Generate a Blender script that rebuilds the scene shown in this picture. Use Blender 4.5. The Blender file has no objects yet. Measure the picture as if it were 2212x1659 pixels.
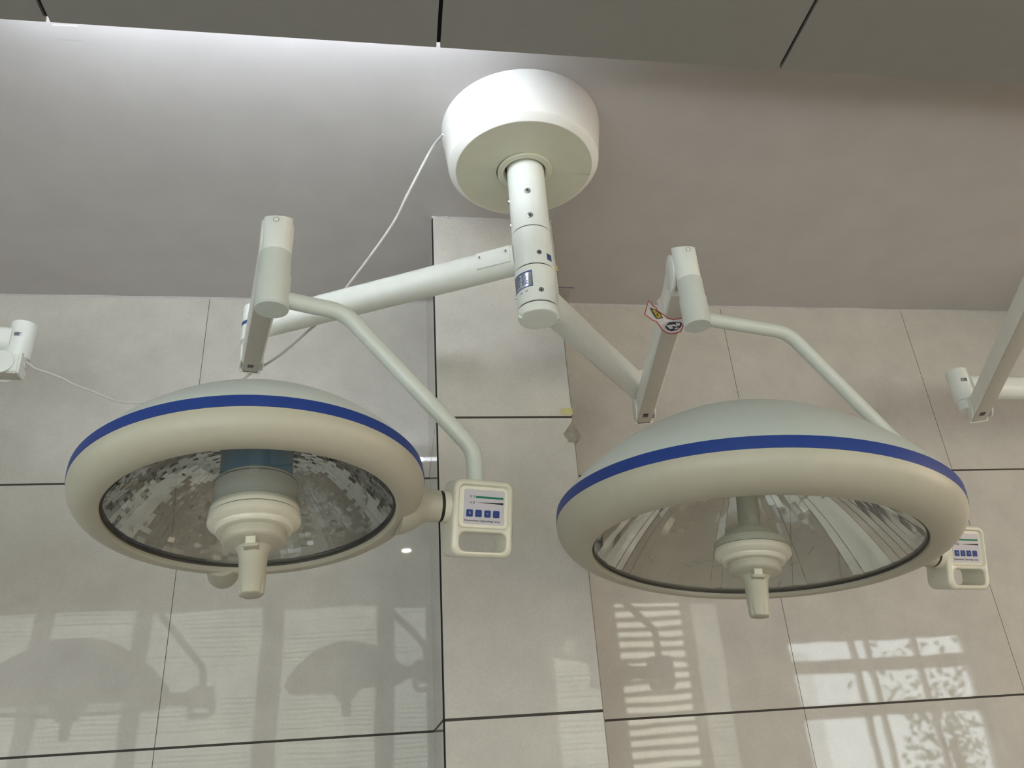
# Operating lamps on a ceiling drum in a tiled room, seen from below
EXPO = -0.08
TUBE = 60.; LIT = 2.6; LIT2 = 6.; LOWFILL = 6.5; DOWN = 320.; SKY = 9.
LEFTFILL = 1.2; RIGHTFILL = 6.5  # strengths of the added side fill panes
TX0, TX1 = -.92, .22
DOWNS = [(.087, -.51)]
KN = (1.535, 1.31, 2.63)
LB_OUT=[(0.5586,1.4294,2.5161),(0.5722,1.4527,2.5232),(0.5862,1.4766,2.5306),(0.593,1.4857,2.5344),(0.5998,1.4949,2.5382),(0.6051,1.5056,2.5409),(0.6105,1.5165,2.5435),(0.6283,1.5426,2.5534),(0.6468,1.5695,2.5635),(0.6575,1.586,2.5689),(0.6648,1.594,2.5691),(0.6719,1.5959,2.5692),(0.679,1.5978,2.5692),(0.6861,1.596,2.5692),(0.6933,1.5942,2.5692),(0.6982,1.5908,2.5692),(0.703,1.5874,2.5691),(0.7068,1.5959,2.5693),(0.7107,1.6046,2.5694),(0.7147,1.6213,2.5698),(0.7188,1.6382,2.5701),(0.7203,1.6503,2.5703),(0.7218,1.6625,2.5705),(0.7172,1.6674,2.5706),(0.7126,1.6724,2.5707),(0.7055,1.6739,2.5707),(0.6984,1.6753,2.5707),(0.6913,1.6728,2.5706),(0.6843,1.6703,2.5706),(0.6757,1.6616,2.5704),(0.6666,1.6514,2.5692),(0.6565,1.6328,2.564),(0.6465,1.6145,2.5589),(0.6361,1.5959,2.5535),(0.6259,1.5776,2.5482),(0.6194,1.5699,2.5445),(0.613,1.5623,2.5408),(0.5891,1.5262,2.5277),(0.5662,1.4916,2.5153),(0.5634,1.4735,2.5151),(0.5608,1.4558,2.515),(0.5597,1.4425,2.5155)]
LB_WHITE=[(0.5623,1.4388,2.5177),(0.5736,1.4584,2.5236),(0.5851,1.4785,2.5297),(0.5916,1.4872,2.5333),(0.5981,1.4961,2.5369),(0.6033,1.5066,2.5395),(0.6085,1.5172,2.5421),(0.6268,1.544,2.5522),(0.6457,1.5717,2.5625),(0.6574,1.59,2.5689),(0.6652,1.5987,2.5692),(0.6729,1.6008,2.5693),(0.6806,1.6029,2.5693),(0.688,1.601,2.5693),(0.6955,1.5991,2.5693),(0.6993,1.5964,2.5693),(0.7032,1.5937,2.5692),(0.7056,1.5991,2.5693),(0.708,1.6046,2.5694),(0.7118,1.6205,2.5697),(0.7157,1.6367,2.57),(0.717,1.6475,2.5702),(0.7183,1.6584,2.5704),(0.7143,1.6628,2.5705),(0.7102,1.6671,2.5706),(0.7035,1.6685,2.5706),(0.6968,1.6699,2.5706),(0.6903,1.6676,2.5705),(0.6838,1.6653,2.5705),(0.6759,1.6573,2.5703),(0.6681,1.6494,2.5701),(0.6586,1.6321,2.5655),(0.6489,1.6143,2.5606),(0.6376,1.5943,2.5547),(0.6266,1.5746,2.549),(0.6197,1.5665,2.545),(0.6129,1.5585,2.5411),(0.591,1.5253,2.5291),(0.5699,1.4935,2.5176),(0.5673,1.477,2.5175),(0.5648,1.4607,2.5174),(0.5635,1.4497,2.5175)]
LB_BLK=[(0.5758,1.4733,2.5221),(0.5887,1.4889,2.5295),(0.6019,1.5048,2.5371),(0.6068,1.513,2.5397),(0.6118,1.5213,2.5424),(0.6196,1.5323,2.5467),(0.6274,1.5434,2.551),(0.6368,1.5616,2.5557),(0.6463,1.5803,2.5605),(0.6346,1.5706,2.5533),(0.623,1.5611,2.5463),(0.61,1.5382,2.5395),(0.5973,1.5159,2.5329),(0.5864,1.4943,2.5274)]
LB_YEL=[(0.5835,1.4844,2.5256),(0.5922,1.4949,2.5306),(0.601,1.5055,2.5357),(0.6061,1.5142,2.5384),(0.6113,1.5229,2.5411),(0.6176,1.5315,2.5446),(0.6239,1.5402,2.5481),(0.631,1.554,2.5517),(0.6383,1.568,2.5554),(0.6305,1.5621,2.5505),(0.6227,1.5563,2.5457),(0.6109,1.5349,2.5396),(0.5993,1.5141,2.5336),(0.5913,1.4991,2.5296)]
LB_MARK=[(0.6151,1.5293,2.5423),(0.6167,1.5328,2.5431),(0.6183,1.5364,2.5438),(0.6184,1.54,2.5435),(0.6184,1.5437,2.5432),(0.6157,1.5381,2.5418),(0.6129,1.5325,2.5405),(0.614,1.5309,2.5414)]
LB_BLUE=[(0.6638,1.6196,2.568),(0.6672,1.6161,2.5679),(0.6707,1.6127,2.5679),(0.679,1.6117,2.5679),(0.6873,1.6107,2.5679),(0.6952,1.6109,2.5679),(0.7031,1.6112,2.5679),(0.7058,1.614,2.568),(0.7086,1.6169,2.5681),(0.7101,1.6254,2.5682),(0.7117,1.6338,2.5684),(0.7091,1.6416,2.5685),(0.7064,1.6495,2.5686),(0.7003,1.6535,2.5687),(0.6941,1.6576,2.5688),(0.6868,1.6529,2.5687),(0.6796,1.6483,2.5685),(0.6738,1.6398,2.5684),(0.668,1.6313,2.5682),(0.6659,1.6254,2.5681)]
LB_I1=[(0.6692,1.6274,2.5673),(0.6734,1.6256,2.5673),(0.6776,1.6238,2.5673),(0.6836,1.622,2.5673),(0.6895,1.6202,2.5673),(0.6952,1.6255,2.5674),(0.701,1.631,2.5675),(0.6982,1.6319,2.5675),(0.6954,1.6328,2.5675),(0.6929,1.6303,2.5675),(0.6903,1.6278,2.5674),(0.6878,1.6295,2.5674),(0.6853,1.6313,2.5675),(0.6895,1.6359,2.5675),(0.6936,1.6405,2.5676),(0.69,1.6428,2.5677),(0.6863,1.645,2.5677),(0.682,1.6399,2.5676),(0.6777,1.6349,2.5675),(0.6735,1.6311,2.5674)]
LB_I2=[(0.6907,1.6134,2.5671),(0.6967,1.6145,2.5672),(0.7028,1.6157,2.5672),(0.7039,1.6215,2.5673),(0.705,1.6275,2.5674),(0.7008,1.6267,2.5674),(0.6967,1.6259,2.5674),(0.6937,1.6196,2.5673)]
LB_I3=[(0.6968,1.6422,2.5677),(0.6986,1.6396,2.5676),(0.7003,1.637,2.5676),(0.703,1.6369,2.5676),(0.7056,1.6369,2.5676),(0.7053,1.6399,2.5677),(0.705,1.6429,2.5677),(0.7025,1.6447,2.5677),(0.7,1.6465,2.5678),(0.6984,1.6443,2.5677)]
LB_BACK=[(0.6259,1.5045,2.5779),(0.6262,1.5088,2.578),(0.6266,1.5132,2.578),(0.6421,1.5533,2.5805),(0.6583,1.5951,2.5831),(0.6561,1.5944,2.5827),(0.6539,1.5938,2.5822),(0.6439,1.5832,2.5804),(0.634,1.5727,2.5785),(0.6292,1.5646,2.5777),(0.6245,1.5565,2.5769),(0.6253,1.5523,2.5771),(0.6262,1.548,2.5773),(0.6249,1.544,2.5772),(0.6236,1.5399,2.577),(0.6202,1.5353,2.5763),(0.6168,1.5307,2.5757),(0.6185,1.5232,2.5762),(0.6202,1.5158,2.5766),(0.623,1.5101,2.5773)]
CABLE=[(0.128,1.62,3.156),(0.097,1.68,3.152),(0.034,1.74,3.045),(-0.004,1.8,2.994),(-0.076,1.88,2.923),(-0.143,1.96,2.872),(-0.19,2.002,2.819),(-0.257,2.045,2.773),(-0.337,2.088,2.719),(-0.409,2.13,2.692),(-0.467,2.132,2.643),(-0.541,2.134,2.61),(-0.603,2.136,2.597),(-0.679,2.138,2.598),(-0.729,2.14,2.596),(-0.78,2.142,2.603),(-0.847,2.145,2.634),(-0.893,2.147,2.653),(-0.942,2.149,2.68),(-0.989,2.151,2.7),(-1.016,2.153,2.711),(-1.046,2.155,2.735)]
CHIP=[(0.5155,2.5029),(0.5364,2.453),(0.5306,2.4446),(0.5239,2.4374),(0.4948,2.4439),(0.4895,2.4502),(0.4846,2.4607),(0.5052,2.4891)]
CHIP2=[(0.4926,2.4356),(0.4966,2.4418),(0.5065,2.4417),(0.5228,2.4364),(0.5179,2.427),(0.5097,2.4344)]
import bpy, bmesh, math, random
from mathutils import Vector, Matrix
random.seed(7)
PI = math.pi
SC = bpy.context.scene
COL = SC.collection
V = Vector

# ------------------------------------------------------------------ materials
def new_mat(name):
    m = bpy.data.materials.new(name); m.use_nodes = True
    nt = m.node_tree
    return m, nt, nt.nodes['Principled BSDF'], nt.nodes['Material Output']

def paint(name, col, rough=.35, metal=0., var=.04, scale=30., bump=0., spec=.5, coords='Object'):
    """painted or moulded surface with a faint mottle"""
    m, nt, b, out = new_mat(name)
    tc = nt.nodes.new('ShaderNodeTexCoord')
    n = nt.nodes.new('ShaderNodeTexNoise'); n.inputs['Scale'].default_value = scale; n.inputs['Detail'].default_value = 4
    nt.links.new(tc.outputs[coords], n.inputs['Vector'])
    r = nt.nodes.new('ShaderNodeValToRGB')
    r.color_ramp.elements[0].position = .3; r.color_ramp.elements[1].position = .7
    r.color_ramp.elements[0].color = tuple(max(0, c*(1-var)) for c in col)+(1,)
    r.color_ramp.elements[1].color = tuple(min(1, c*(1+var)) for c in col)+(1,)
    nt.links.new(n.outputs['Fac'], r.inputs['Fac'])
    nt.links.new(r.outputs['Color'], b.inputs['Base Color'])
    b.inputs['Roughness'].default_value = rough; b.inputs['Metallic'].default_value = metal
    b.inputs['Specular IOR Level'].default_value = spec
    if bump:
        bp = nt.nodes.new('ShaderNodeBump'); bp.inputs['Strength'].default_value = bump; bp.inputs['Distance'].default_value = .002
        nt.links.new(n.outputs['Fac'], bp.inputs['Height']); nt.links.new(bp.outputs['Normal'], b.inputs['Normal'])
    return m

def tile_mat(name, col, rough):
    """large polished porcelain slabs: UV counts slabs, the joints are thin dark lines"""
    m, nt, b, out = new_mat(name)
    N, L = nt.nodes.new, nt.links.new
    uv = N('ShaderNodeUVMap'); sep = N('ShaderNodeSeparateXYZ'); L(uv.outputs['UV'], sep.inputs[0])
    def line(sock, half):
        f = N('ShaderNodeMath'); f.operation = 'FRACT'; L(sock, f.inputs[0])
        s = N('ShaderNodeMath'); s.operation = 'SUBTRACT'; L(f.outputs[0], s.inputs[0]); s.inputs[1].default_value = .5
        a = N('ShaderNodeMath'); a.operation = 'ABSOLUTE'; L(s.outputs[0], a.inputs[0])
        g = N('ShaderNodeMath'); g.operation = 'GREATER_THAN'; L(a.outputs[0], g.inputs[0]); g.inputs[1].default_value = .5-half
        return g.outputs[0]
    lv = line(sep.outputs['X'], .0012); lh = line(sep.outputs['Y'], .0042)
    mx = N('ShaderNodeMath'); mx.operation = 'MAXIMUM'; L(lv, mx.inputs[0]); L(lh, mx.inputs[1])
    tc = N('ShaderNodeTexCoord')
    n1 = N('ShaderNodeTexNoise'); n1.inputs['Scale'].default_value = 9; n1.inputs['Detail'].default_value = 8; n1.inputs['Roughness'].default_value = .65
    n2 = N('ShaderNodeTexNoise'); n2.inputs['Scale'].default_value = 160; n2.inputs['Detail'].default_value = 2
    L(tc.outputs['Object'], n1.inputs['Vector']); L(tc.outputs['Object'], n2.inputs['Vector'])
    r1 = N('ShaderNodeValToRGB')
    r1.color_ramp.elements[0].position = .33; r1.color_ramp.elements[1].position = .68
    r1.color_ramp.elements[0].color = tuple(c*.93 for c in col)+(1,)
    r1.color_ramp.elements[1].color = tuple(min(1, c*1.06) for c in col)+(1,)
    L(n1.outputs['Fac'], r1.inputs['Fac'])
    mp = N('ShaderNodeMapRange'); mp.inputs[1].default_value = .3; mp.inputs[2].default_value = .7; mp.inputs[3].default_value = .96; mp.inputs[4].default_value = 1.04
    L(n2.outputs['Fac'], mp.inputs[0])
    sc = N('ShaderNodeVectorMath'); sc.operation = 'SCALE'; L(r1.outputs['Color'], sc.inputs[0]); L(mp.outputs[0], sc.inputs['Scale'])
    mix = N('ShaderNodeMix'); mix.data_type = 'RGBA'; L(mx.outputs[0], mix.inputs['Factor'])
    L(sc.outputs[0], mix.inputs['A']); mix.inputs['B'].default_value = (.045, .04, .032, 1)
    L(mix.outputs['Result'], b.inputs['Base Color'])
    rr = N('ShaderNodeMapRange'); rr.inputs[3].default_value = rough; rr.inputs[4].default_value = .8
    L(mx.outputs[0], rr.inputs[0]); L(rr.outputs[0], b.inputs['Roughness'])
    # slabs are very slightly wavy
    n3 = N('ShaderNodeTexNoise'); n3.inputs['Scale'].default_value = 3; L(tc.outputs['Object'], n3.inputs['Vector'])
    bp = N('ShaderNodeBump'); bp.inputs['Strength'].default_value = .05; bp.inputs['Distance'].default_value = .01
    L(n3.outputs['Fac'], bp.inputs['Height']); L(bp.outputs['Normal'], b.inputs['Normal'])
    b.inputs['IOR'].default_value = 1.5
    return m

def glow(name, col, strength):
    m, nt, b, out = new_mat(name)
    b.inputs['Base Color'].default_value = (.8, .8, .8, 1)
    b.inputs['Emission Color'].default_value = tuple(col)+(1,)
    b.inputs['Emission Strength'].default_value = strength
    return m

def clear_glass(name, tint=(.96, .98, .97), ior=1.36, rough=.0):
    m, nt, b, out = new_mat(name)
    nt.nodes.remove(b)
    t = nt.nodes.new('ShaderNodeBsdfTransparent'); t.inputs['Color'].default_value = tuple(tint)+(1,)
    g = nt.nodes.new('ShaderNodeBsdfGlossy'); g.inputs['Roughness'].default_value = rough
    f = nt.nodes.new('ShaderNodeFresnel')
    ge = nt.nodes.new('ShaderNodeNewGeometry'); mr = nt.nodes.new('ShaderNodeMapRange')   # thin pane: same reflectance from both faces
    mr.inputs[3].default_value = ior; mr.inputs[4].default_value = 1/ior
    nt.links.new(ge.outputs['Backfacing'], mr.inputs[0]); nt.links.new(mr.outputs[0], f.inputs['IOR'])
    x = nt.nodes.new('ShaderNodeMixShader')
    nt.links.new(f.outputs[0], x.inputs[0]); nt.links.new(t.outputs[0], x.inputs[1]); nt.links.new(g.outputs[0], x.inputs[2])
    nt.links.new(x.outputs[0], out.inputs['Surface'])
    return m

def frosted(name, col, alpha):
    m, nt, b, out = new_mat(name)
    b.inputs['Base Color'].default_value = tuple(col)+(1,); b.inputs['Roughness'].default_value = .25
    b.inputs['Alpha'].default_value = alpha
    return m

def mirror(name, col, rough):
    m, nt, b, out = new_mat(name)
    tc = nt.nodes.new('ShaderNodeTexCoord')
    n = nt.nodes.new('ShaderNodeTexNoise'); n.inputs['Scale'].default_value = 14
    nt.links.new(tc.outputs['Object'], n.inputs['Vector'])
    mr = nt.nodes.new('ShaderNodeMapRange'); mr.inputs[3].default_value = rough*.7; mr.inputs[4].default_value = rough*1.3
    nt.links.new(n.outputs['Fac'], mr.inputs[0]); nt.links.new(mr.outputs[0], b.inputs['Roughness'])
    b.inputs['Base Color'].default_value = tuple(col)+(1,); b.inputs['Metallic'].default_value = 1
    return m

def emboss_plain(name, col, rough=.4):
    m, nt, b, out = new_mat(name)
    b.inputs['Base Color'].default_value = tuple(col)+(1,); b.inputs['Roughness'].default_value = rough
    b.inputs['Specular IOR Level'].default_value = .2
    return m

M = {}
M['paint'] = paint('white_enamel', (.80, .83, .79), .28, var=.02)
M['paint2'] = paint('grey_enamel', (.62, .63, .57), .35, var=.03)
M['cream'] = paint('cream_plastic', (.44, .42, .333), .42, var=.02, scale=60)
M['creamg'] = paint('glossy_cream_plastic', (.64, .615, .505), .2, var=.02, scale=60)
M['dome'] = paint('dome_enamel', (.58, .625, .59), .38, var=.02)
M['blue'] = paint('blue_band', (.016, .045, .22), .45, var=.05, spec=.3)
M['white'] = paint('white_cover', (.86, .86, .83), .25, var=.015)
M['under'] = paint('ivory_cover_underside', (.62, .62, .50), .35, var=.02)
M['chrome'] = mirror('chrome', (.6, .62, .63), .18)
M['dark'] = emboss_plain('dark_rubber', (.02, .02, .02), .5)
M['seam'] = emboss_plain('seam_shadow_gap', (.09, .09, .085), .7)
M['seal'] = emboss_plain('dark_seal', (.06, .052, .045), .4)
M['facet'] = mirror('mirror_facets', (.58, .57, .575), .015)
M['facet2'] = mirror('mirror_strips', (.82, .82, .83), .02)
M['glass'] = clear_glass('clear_glass')
M['blueglass'] = frosted('blue_filter_glass', (.04, .20, .38), .92)
M['frost'] = frosted('frosted_plastic', (.58, .57, .52), .75)
M['panel'] = emboss_plain('lilac_grey_panel', (.50, .48, .52), .35)
M['green'] = emboss_plain('green_ink', (.0, .16, .085), .4)
M['black'] = emboss_plain('black_ink', (.012, .011, .012), .4)
M['grey_ink'] = emboss_plain('grey_ink', (.12, .12, .14), .5)
M['button'] = emboss_plain('blue_button', (.014, .045, .20), .45)
M['ink_white'] = emboss_plain('pale_ink', (.30, .36, .5), .4)
M['ink_red'] = emboss_plain('dim_red_ink', (.10, .04, .13), .4)
M['plate'] = paint('brushed_plate', (.62, .66, .72), .12, metal=.85, var=.05)
M['plate_ink'] = emboss_plain('plate_ink', (.05, .08, .22), .35)
M['lb_red'] = emboss_plain('label_red', (.52, .03, .05), .4)
M['lb_white'] = emboss_plain('label_white', (.80, .81, .84), .4)
M['lb_yellow'] = emboss_plain('label_yellow', (.55, .45, .05), .4)
M['lb_navy'] = emboss_plain('label_navy', (.025, .025, .085), .4)
M['cable'] = paint('cable_sheath', (.55, .55, .51), .4, var=.05)
M['tape'] = paint('yellow_tape', (.50, .46, .22), .6, var=.08, scale=80)
M['plaster'] = paint('cement_plaster', (.27, .24, .20), .9, var=.2, scale=60, bump=.6)
M['caulk'] = paint('white_caulk', (.55, .53, .53), .6, var=.08, scale=50)
M['acrylic'] = clear_glass('clear_acrylic', (.96, .955, .95), 1.45, .05)
M['ceiling'] = paint('ceiling_paint', (.565, .542, .532), .6, var=.035, scale=7, bump=.03)
M['slab'] = paint('grey_ceiling_panel', (.245, .235, .222), .45, var=.02, scale=20)
M['void'] = emboss_plain('dark_void', (.03, .03, .03), 1.); M['void'].node_tree.nodes['Principled BSDF'].inputs['Specular IOR Level'].default_value = 0
M['tile'] = tile_mat('polished_tile', (.555, .532, .488), .03)
M['floor'] = tile_mat('floor_tile', (.31, .26, .205), .12)
M['rear'] = paint('rear_wall_paint', (.52, .50, .46), .6, var=.03, scale=6)
M['frame'] = paint('window_frame_paint', (.55, .56, .55), .4)
M['slat'] = emboss_plain('blind_slat', (.55, .58, .52), .5)
M['tube'] = glow('cool_tube_light', (.86, .92, 1.0), TUBE)
M['lit'] = glow('backlit_blind_cloth', (.84, .9, .78), LIT)
M['lit2'] = glow('bright_blind_cloth', (.9, .9, .74), LIT2)
M['down'] = glow('downlight_diffuser', (1, .9, .78), DOWN)
M['litl'] = glow('cool_daylight_pane', (.84, .93, 1.0), LEFTFILL)  # added cool fill from the left, out of view
M['litloww'] = glow('lower_warm_pane', (1.0, .84, .68), LOWFILL)  # added frontal fill below the blinds, tinted warm for the right side
M['litlow'] = glow('lower_daylight_pane', (.86, .95, 1.0), LOWFILL)  # added frontal fill below the blinds, cool
M['litr'] = glow('warm_daylight_pane', (1.0, .79, .62), RIGHTFILL)  # added warm fill from the right, out of view
M['bark'] = paint('bark', (.12, .08, .05), .9, var=.3)
M['concrete'] = paint('white_render', (.8, .8, .78), .8)
M['leaf'] = paint('leaf_green', (.05, .10, .03), .6)
M['outdark'] = emboss_plain('outside_dark_pane', (.12, .14, .16), .3)

# ------------------------------------------------------------------ mesh helpers
def finish(bm, angle=35, smooth=True, normals=True):
    if normals: bmesh.ops.recalc_face_normals(bm, faces=bm.faces)
    me = bpy.data.meshes.new('mesh'); bm.to_mesh(me); bm.free()
    if smooth:
        for p in me.polygons: p.use_smooth = True
        me.set_sharp_from_angle(angle=math.radians(angle))
    return me

def obj(name, bm, mat, parent=None, o=(0, 0, 0), **k):
    """one mesh object; the mesh was laid out in room coordinates (o = its parent's room position)"""
    if isinstance(bm, bmesh.types.BMesh):
        if any(abs(c) > 0 for c in o): bmesh.ops.translate(bm, verts=bm.verts, vec=-V(o))
        me = finish(bm, **k)
    else: me = bm
    ob = bpy.data.objects.new(name, me); COL.objects.link(ob)
    me.name = name
    for m in (mat if isinstance(mat, (list, tuple)) else [mat]): me.materials.append(m)
    if parent: ob.parent = parent
    return ob

def thing(name, loc, label, cat, group=None):
    e = bpy.data.objects.new(name, None); COL.objects.link(e); e.location = loc; e.empty_display_size = .05
    return tag(e, label, cat, group)

def tag(o, label, cat, group=None):
    o['label'] = label; o['category'] = cat
    if group: o['group'] = group
    return o

def struct(o, label=None, cat=None):
    o['kind'] = 'structure'
    if label: o['label'] = label
    if cat: o['category'] = cat
    return o

def box(bm, lo, hi):
    lo, hi = V(lo), V(hi)
    vs = [bm.verts.new((x, y, z)) for x in (lo.x, hi.x) for y in (lo.y, hi.y) for z in (lo.z, hi.z)]
    for f in ((0, 1, 3, 2), (4, 6, 7, 5), (0, 4, 5, 1), (2, 3, 7, 6), (0, 2, 6, 4), (1, 5, 7, 3)):
        bm.faces.new([vs[i] for i in f])

def bx(lo, hi, bevel=0.):
    bm = bmesh.new(); box(bm, lo, hi)
    if bevel: bmesh.ops.bevel(bm, geom=bm.edges[:], offset=bevel, segments=2, profile=.5, affect='EDGES')
    return bm

def basis(d):
    d = V(d).normalized()
    a = V((0, 0, 1)) if abs(d.z) < .9 else V((0, 1, 0))
    x = a.cross(d).normalized(); y = d.cross(x)
    return x, y, d

def lathe(prof, n=64, org=(0, 0, 0), axis=(0, 0, 1), a0=0., a1=2*PI, bm=None):
    bm = bm or bmesh.new()
    x, y, d = basis(axis) if tuple(axis) != (0, 0, 1) else (V((1, 0, 0)), V((0, 1, 0)), V((0, 0, 1)))
    org = V(org); full = abs(a1-a0-2*PI) < 1e-6
    m = n if full else n+1
    rings = []
    for r, z in prof:
        if r < 1e-6: rings.append([bm.verts.new(org+d*z)])
        else: rings.append([bm.verts.new(org+d*z+x*(r*math.cos(a0+(a1-a0)*i/n))+y*(r*math.sin(a0+(a1-a0)*i/n))) for i in range(m)])
    for A, B in zip(rings, rings[1:]):
        for i in range(n):
            j = (i+1) % m
            if len(A) == 1 and len(B) == 1: continue
            if len(A) == 1: bm.faces.new((A[0], B[i], B[j]))
            elif len(B) == 1: bm.faces.new((A[i], A[j], B[0]))
            else: bm.faces.new((A[i], A[j], B[j], B[i]))
    return bm

def cyl(p0, p1, r, bev=.002, n=40, bm=None, r1=None):
    p0, p1 = V(p0), V(p1); h = (p1-p0).length; r1 = r if r1 is None else r1
    return lathe([(0, 0), (r-bev, 0), (r-.3*bev, .3*bev), (r, bev), (r1, h-bev), (r1-.3*bev, h-.3*bev), (r1-bev, h), (0, h)], n, p0, p1-p0, bm=bm)

def fillet(pts, rads, n=10):
    out = [V(pts[0])]
    for i in range(1, len(pts)-1):
        a, b, c = V(pts[i-1]), V(pts[i]), V(pts[i+1]); r = rads[i-1]
        u, w = (a-b).normalized(), (c-b).normalized()
        ang = u.angle(w); t = r/math.tan(ang/2)
        p, q = b+u*t, b+w*t; cen = b+(u+w).normalized()*(r/math.sin(ang/2))
        for k in range(n+1):
            s = k/n; v = (p-cen).lerp(q-cen, s)
            # true arc
            th = (p-cen).angle(q-cen)
            v = (p-cen)*(math.sin((1-s)*th)/math.sin(th))+(q-cen)*(math.sin(s*th)/math.sin(th))
            out.append(cen+v)
    out.append(V(pts[-1])); return out

def sweep(pts, sec, caps=True, bm=None, up=(0, 0, 1)):
    """section sec [(u,v)] carried along pts; u = sideways, v = up"""
    bm = bm or bmesh.new(); pts = [V(p) for p in pts]; rings = []
    side = None
    for i, p in enumerate(pts):
        t = (pts[min(i+1, len(pts)-1)]-pts[max(i-1, 0)]).normalized()
        if side is None:
            side = t.cross(V(up))
            if side.length < 1e-3: side = t.cross(V((0, 1, 0)))
        side = (side-t*side.dot(t)).normalized(); vv = side.cross(t)
        rings.append([bm.verts.new(p+side*a+vv*b) for a, b in sec])
    m = len(sec)
    for A, B in zip(rings, rings[1:]):
        for i in range(m): bm.faces.new((A[i], A[(i+1) % m], B[(i+1) % m], B[i]))
    if caps: bm.faces.new(rings[0][::-1]); bm.faces.new(rings[-1])
    return bm

def circ(r, n=24): return [(r*math.cos(2*PI*i/n), r*math.sin(2*PI*i/n)) for i in range(n)]
def rrect(w, h, r, n=6, cx=0., cy=0.):
    out = []
    for sx, sy, a in ((1, 1, 0), (-1, 1, PI/2), (-1, -1, PI), (1, -1, 1.5*PI)):
        for k in range(n+1):
            t = a+PI/2*k/n
            out.append((cx+sx*(w/2-r)+r*math.cos(t), cy+sy*(h/2-r)+r*math.sin(t)))
    return out

def spline(pts, k=6):
    P = [V(p) for p in pts]; P = [P[0]*2-P[1]]+P+[P[-1]*2-P[-2]]; out = []
    for i in range(1, len(P)-2):
        for j in range(k):
            t = j/k; a, b, c, d = P[i-1:i+3]
            out.append(.5*((2*b)+(c-a)*t+(2*a-5*b+4*c-d)*t*t+(3*b-a-3*c+d)*t**3))
    out.append(P[-2]); return out

def sheet(pts, thick, nrm):
    """thin leaf with outline pts, thick along nrm"""
    bm = bmesh.new(); n = V(nrm).normalized()*thick
    a = [bm.verts.new(V(p)) for p in pts]; b = [bm.verts.new(V(p)+n) for p in pts]
    ea = [bm.edges.new((a[i], a[(i+1) % len(a)])) for i in range(len(a))]
    eb = [bm.edges.new((b[i], b[(i+1) % len(b)])) for i in range(len(b))]
    bmesh.ops.triangle_fill(bm, edges=ea, use_beauty=True); bmesh.ops.triangle_fill(bm, edges=eb, use_beauty=True)
    for i in range(len(a)):
        j = (i+1) % len(a); bm.faces.new((a[i], a[j], b[j], b[i]))
    return bm

def lettering(name, text, size, mat, parent, mtx, depth=.0002, width=None):
    cu = bpy.data.curves.new(name, 'FONT'); cu.body = text; cu.size = size; cu.align_x = 'CENTER'; cu.align_y = 'CENTER'; cu.extrude = depth
    t = bpy.data.objects.new(name, cu); COL.objects.link(t)
    me = bpy.data.meshes.new_from_object(t.evaluated_get(bpy.context.evaluated_depsgraph_get()))
    bpy.data.objects.remove(t); bpy.data.curves.remove(cu)
    if width:
        w = max(v.co.x for v in me.vertices)-min(v.co.x for v in me.vertices)
        for v in me.vertices: v.co.x *= width/w
    me.transform(mtx)
    o = bpy.data.objects.new(name, me); COL.objects.link(o); me.name = name
    me.materials.clear(); me.materials.append(mat); o.parent = parent
    return o
# ------------------------------------------------------------------ the room
CAMZ = 1.6
ZC = 3.23          # painted ceiling
ZP = 3.067         # lower panel ceiling
YW = 2.5868        # far wall
YP = 2.0701        # face of the pillar
YB = -1.6          # rear wall with the windows
XL, XR = -3.5, 6.6
PX0, PX1 = .1180, .5190
S = .8             # slab size
Z0 = 1.6+.0705*1.63   # a joint height

def tiled(name, quads):
    """quads: (corner, du, dv, u0, v0): faces whose UV counts slabs from a joint"""
    bm = bmesh.new(); uvl = bm.loops.layers.uv.new('UVMap')
    for c, du, dv, u0, v0 in quads:
        c, du, dv = V(c), V(du), V(dv)
        vs = [bm.verts.new(c), bm.verts.new(c+du), bm.verts.new(c+du+dv), bm.verts.new(c+dv)]
        f = bm.faces.new(vs)
        for l, (a, b) in zip(f.loops, ((0, 0), (du.length, 0), (du.length, dv.length), (0, dv.length))):
            l[uvl].uv = ((a+u0)/S, (b+v0)/S)
    return obj(name, bm, M['tile'], smooth=False, normals=False)

vz = (0-Z0) % S
w = tiled('wall_far', [
    ((XL, YW, 0), (PX0+.02-XL, 0, 0), (0, 0, ZC), (XL+.676) % S, vz),
    ((PX1-.05, YW, 0), (XR-PX1+.05, 0, 0), (0, 0, ZC), (PX1-.05-1.3065) % S, vz)])
struct(w)
w = tiled('wall_left', [((XL, YB, 0), (0, YW-YB, 0), (0, 0, ZC), 0, vz)]); struct(w)
w = tiled('wall_right', [((XR, YW, 0), (0, YB-YW, 0), (0, 0, ZC), 0, vz)]); struct(w)
# pillar: front slab and two flanks with a slim open joint at each front corner
pil = tiled('wall_pillar', [
    ((PX0+.004, YP, 0), (PX1-PX0-.008, 0, 0), (0, 0, ZC), .2, vz),
    ((PX0, YW, 0), (0, YP+.012-YW, 0), (0, 0, ZC), .06, vz),
    ((PX1, YP+.012, 0), (0, YW-YP-.012, 0), (0, 0, ZC), .06, vz)])
struct(pil)
obj('corner_joint', bx((PX0+.0008, YP+.004, 0), (PX0+.012, YW, ZC)), M['void'], pil, smooth=False)
obj('corner_joint', bx((PX1-.012, YP+.004, 0), (PX1-.0008, YW, ZC)), M['plaster'], pil, smooth=False)
obj('chipped_plaster', sheet([(x, YP-.001, z) for x, z in CHIP], .03, (0, 1, 0)), M['plaster'], pil, smooth=False)['label'] = 'bare cement where the tile corner broke off'
obj('chipped_plaster', sheet([(x, YP-.001, z) for x, z in CHIP2], .03, (0, 1, 0)), M['plaster'], pil, smooth=False)

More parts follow.
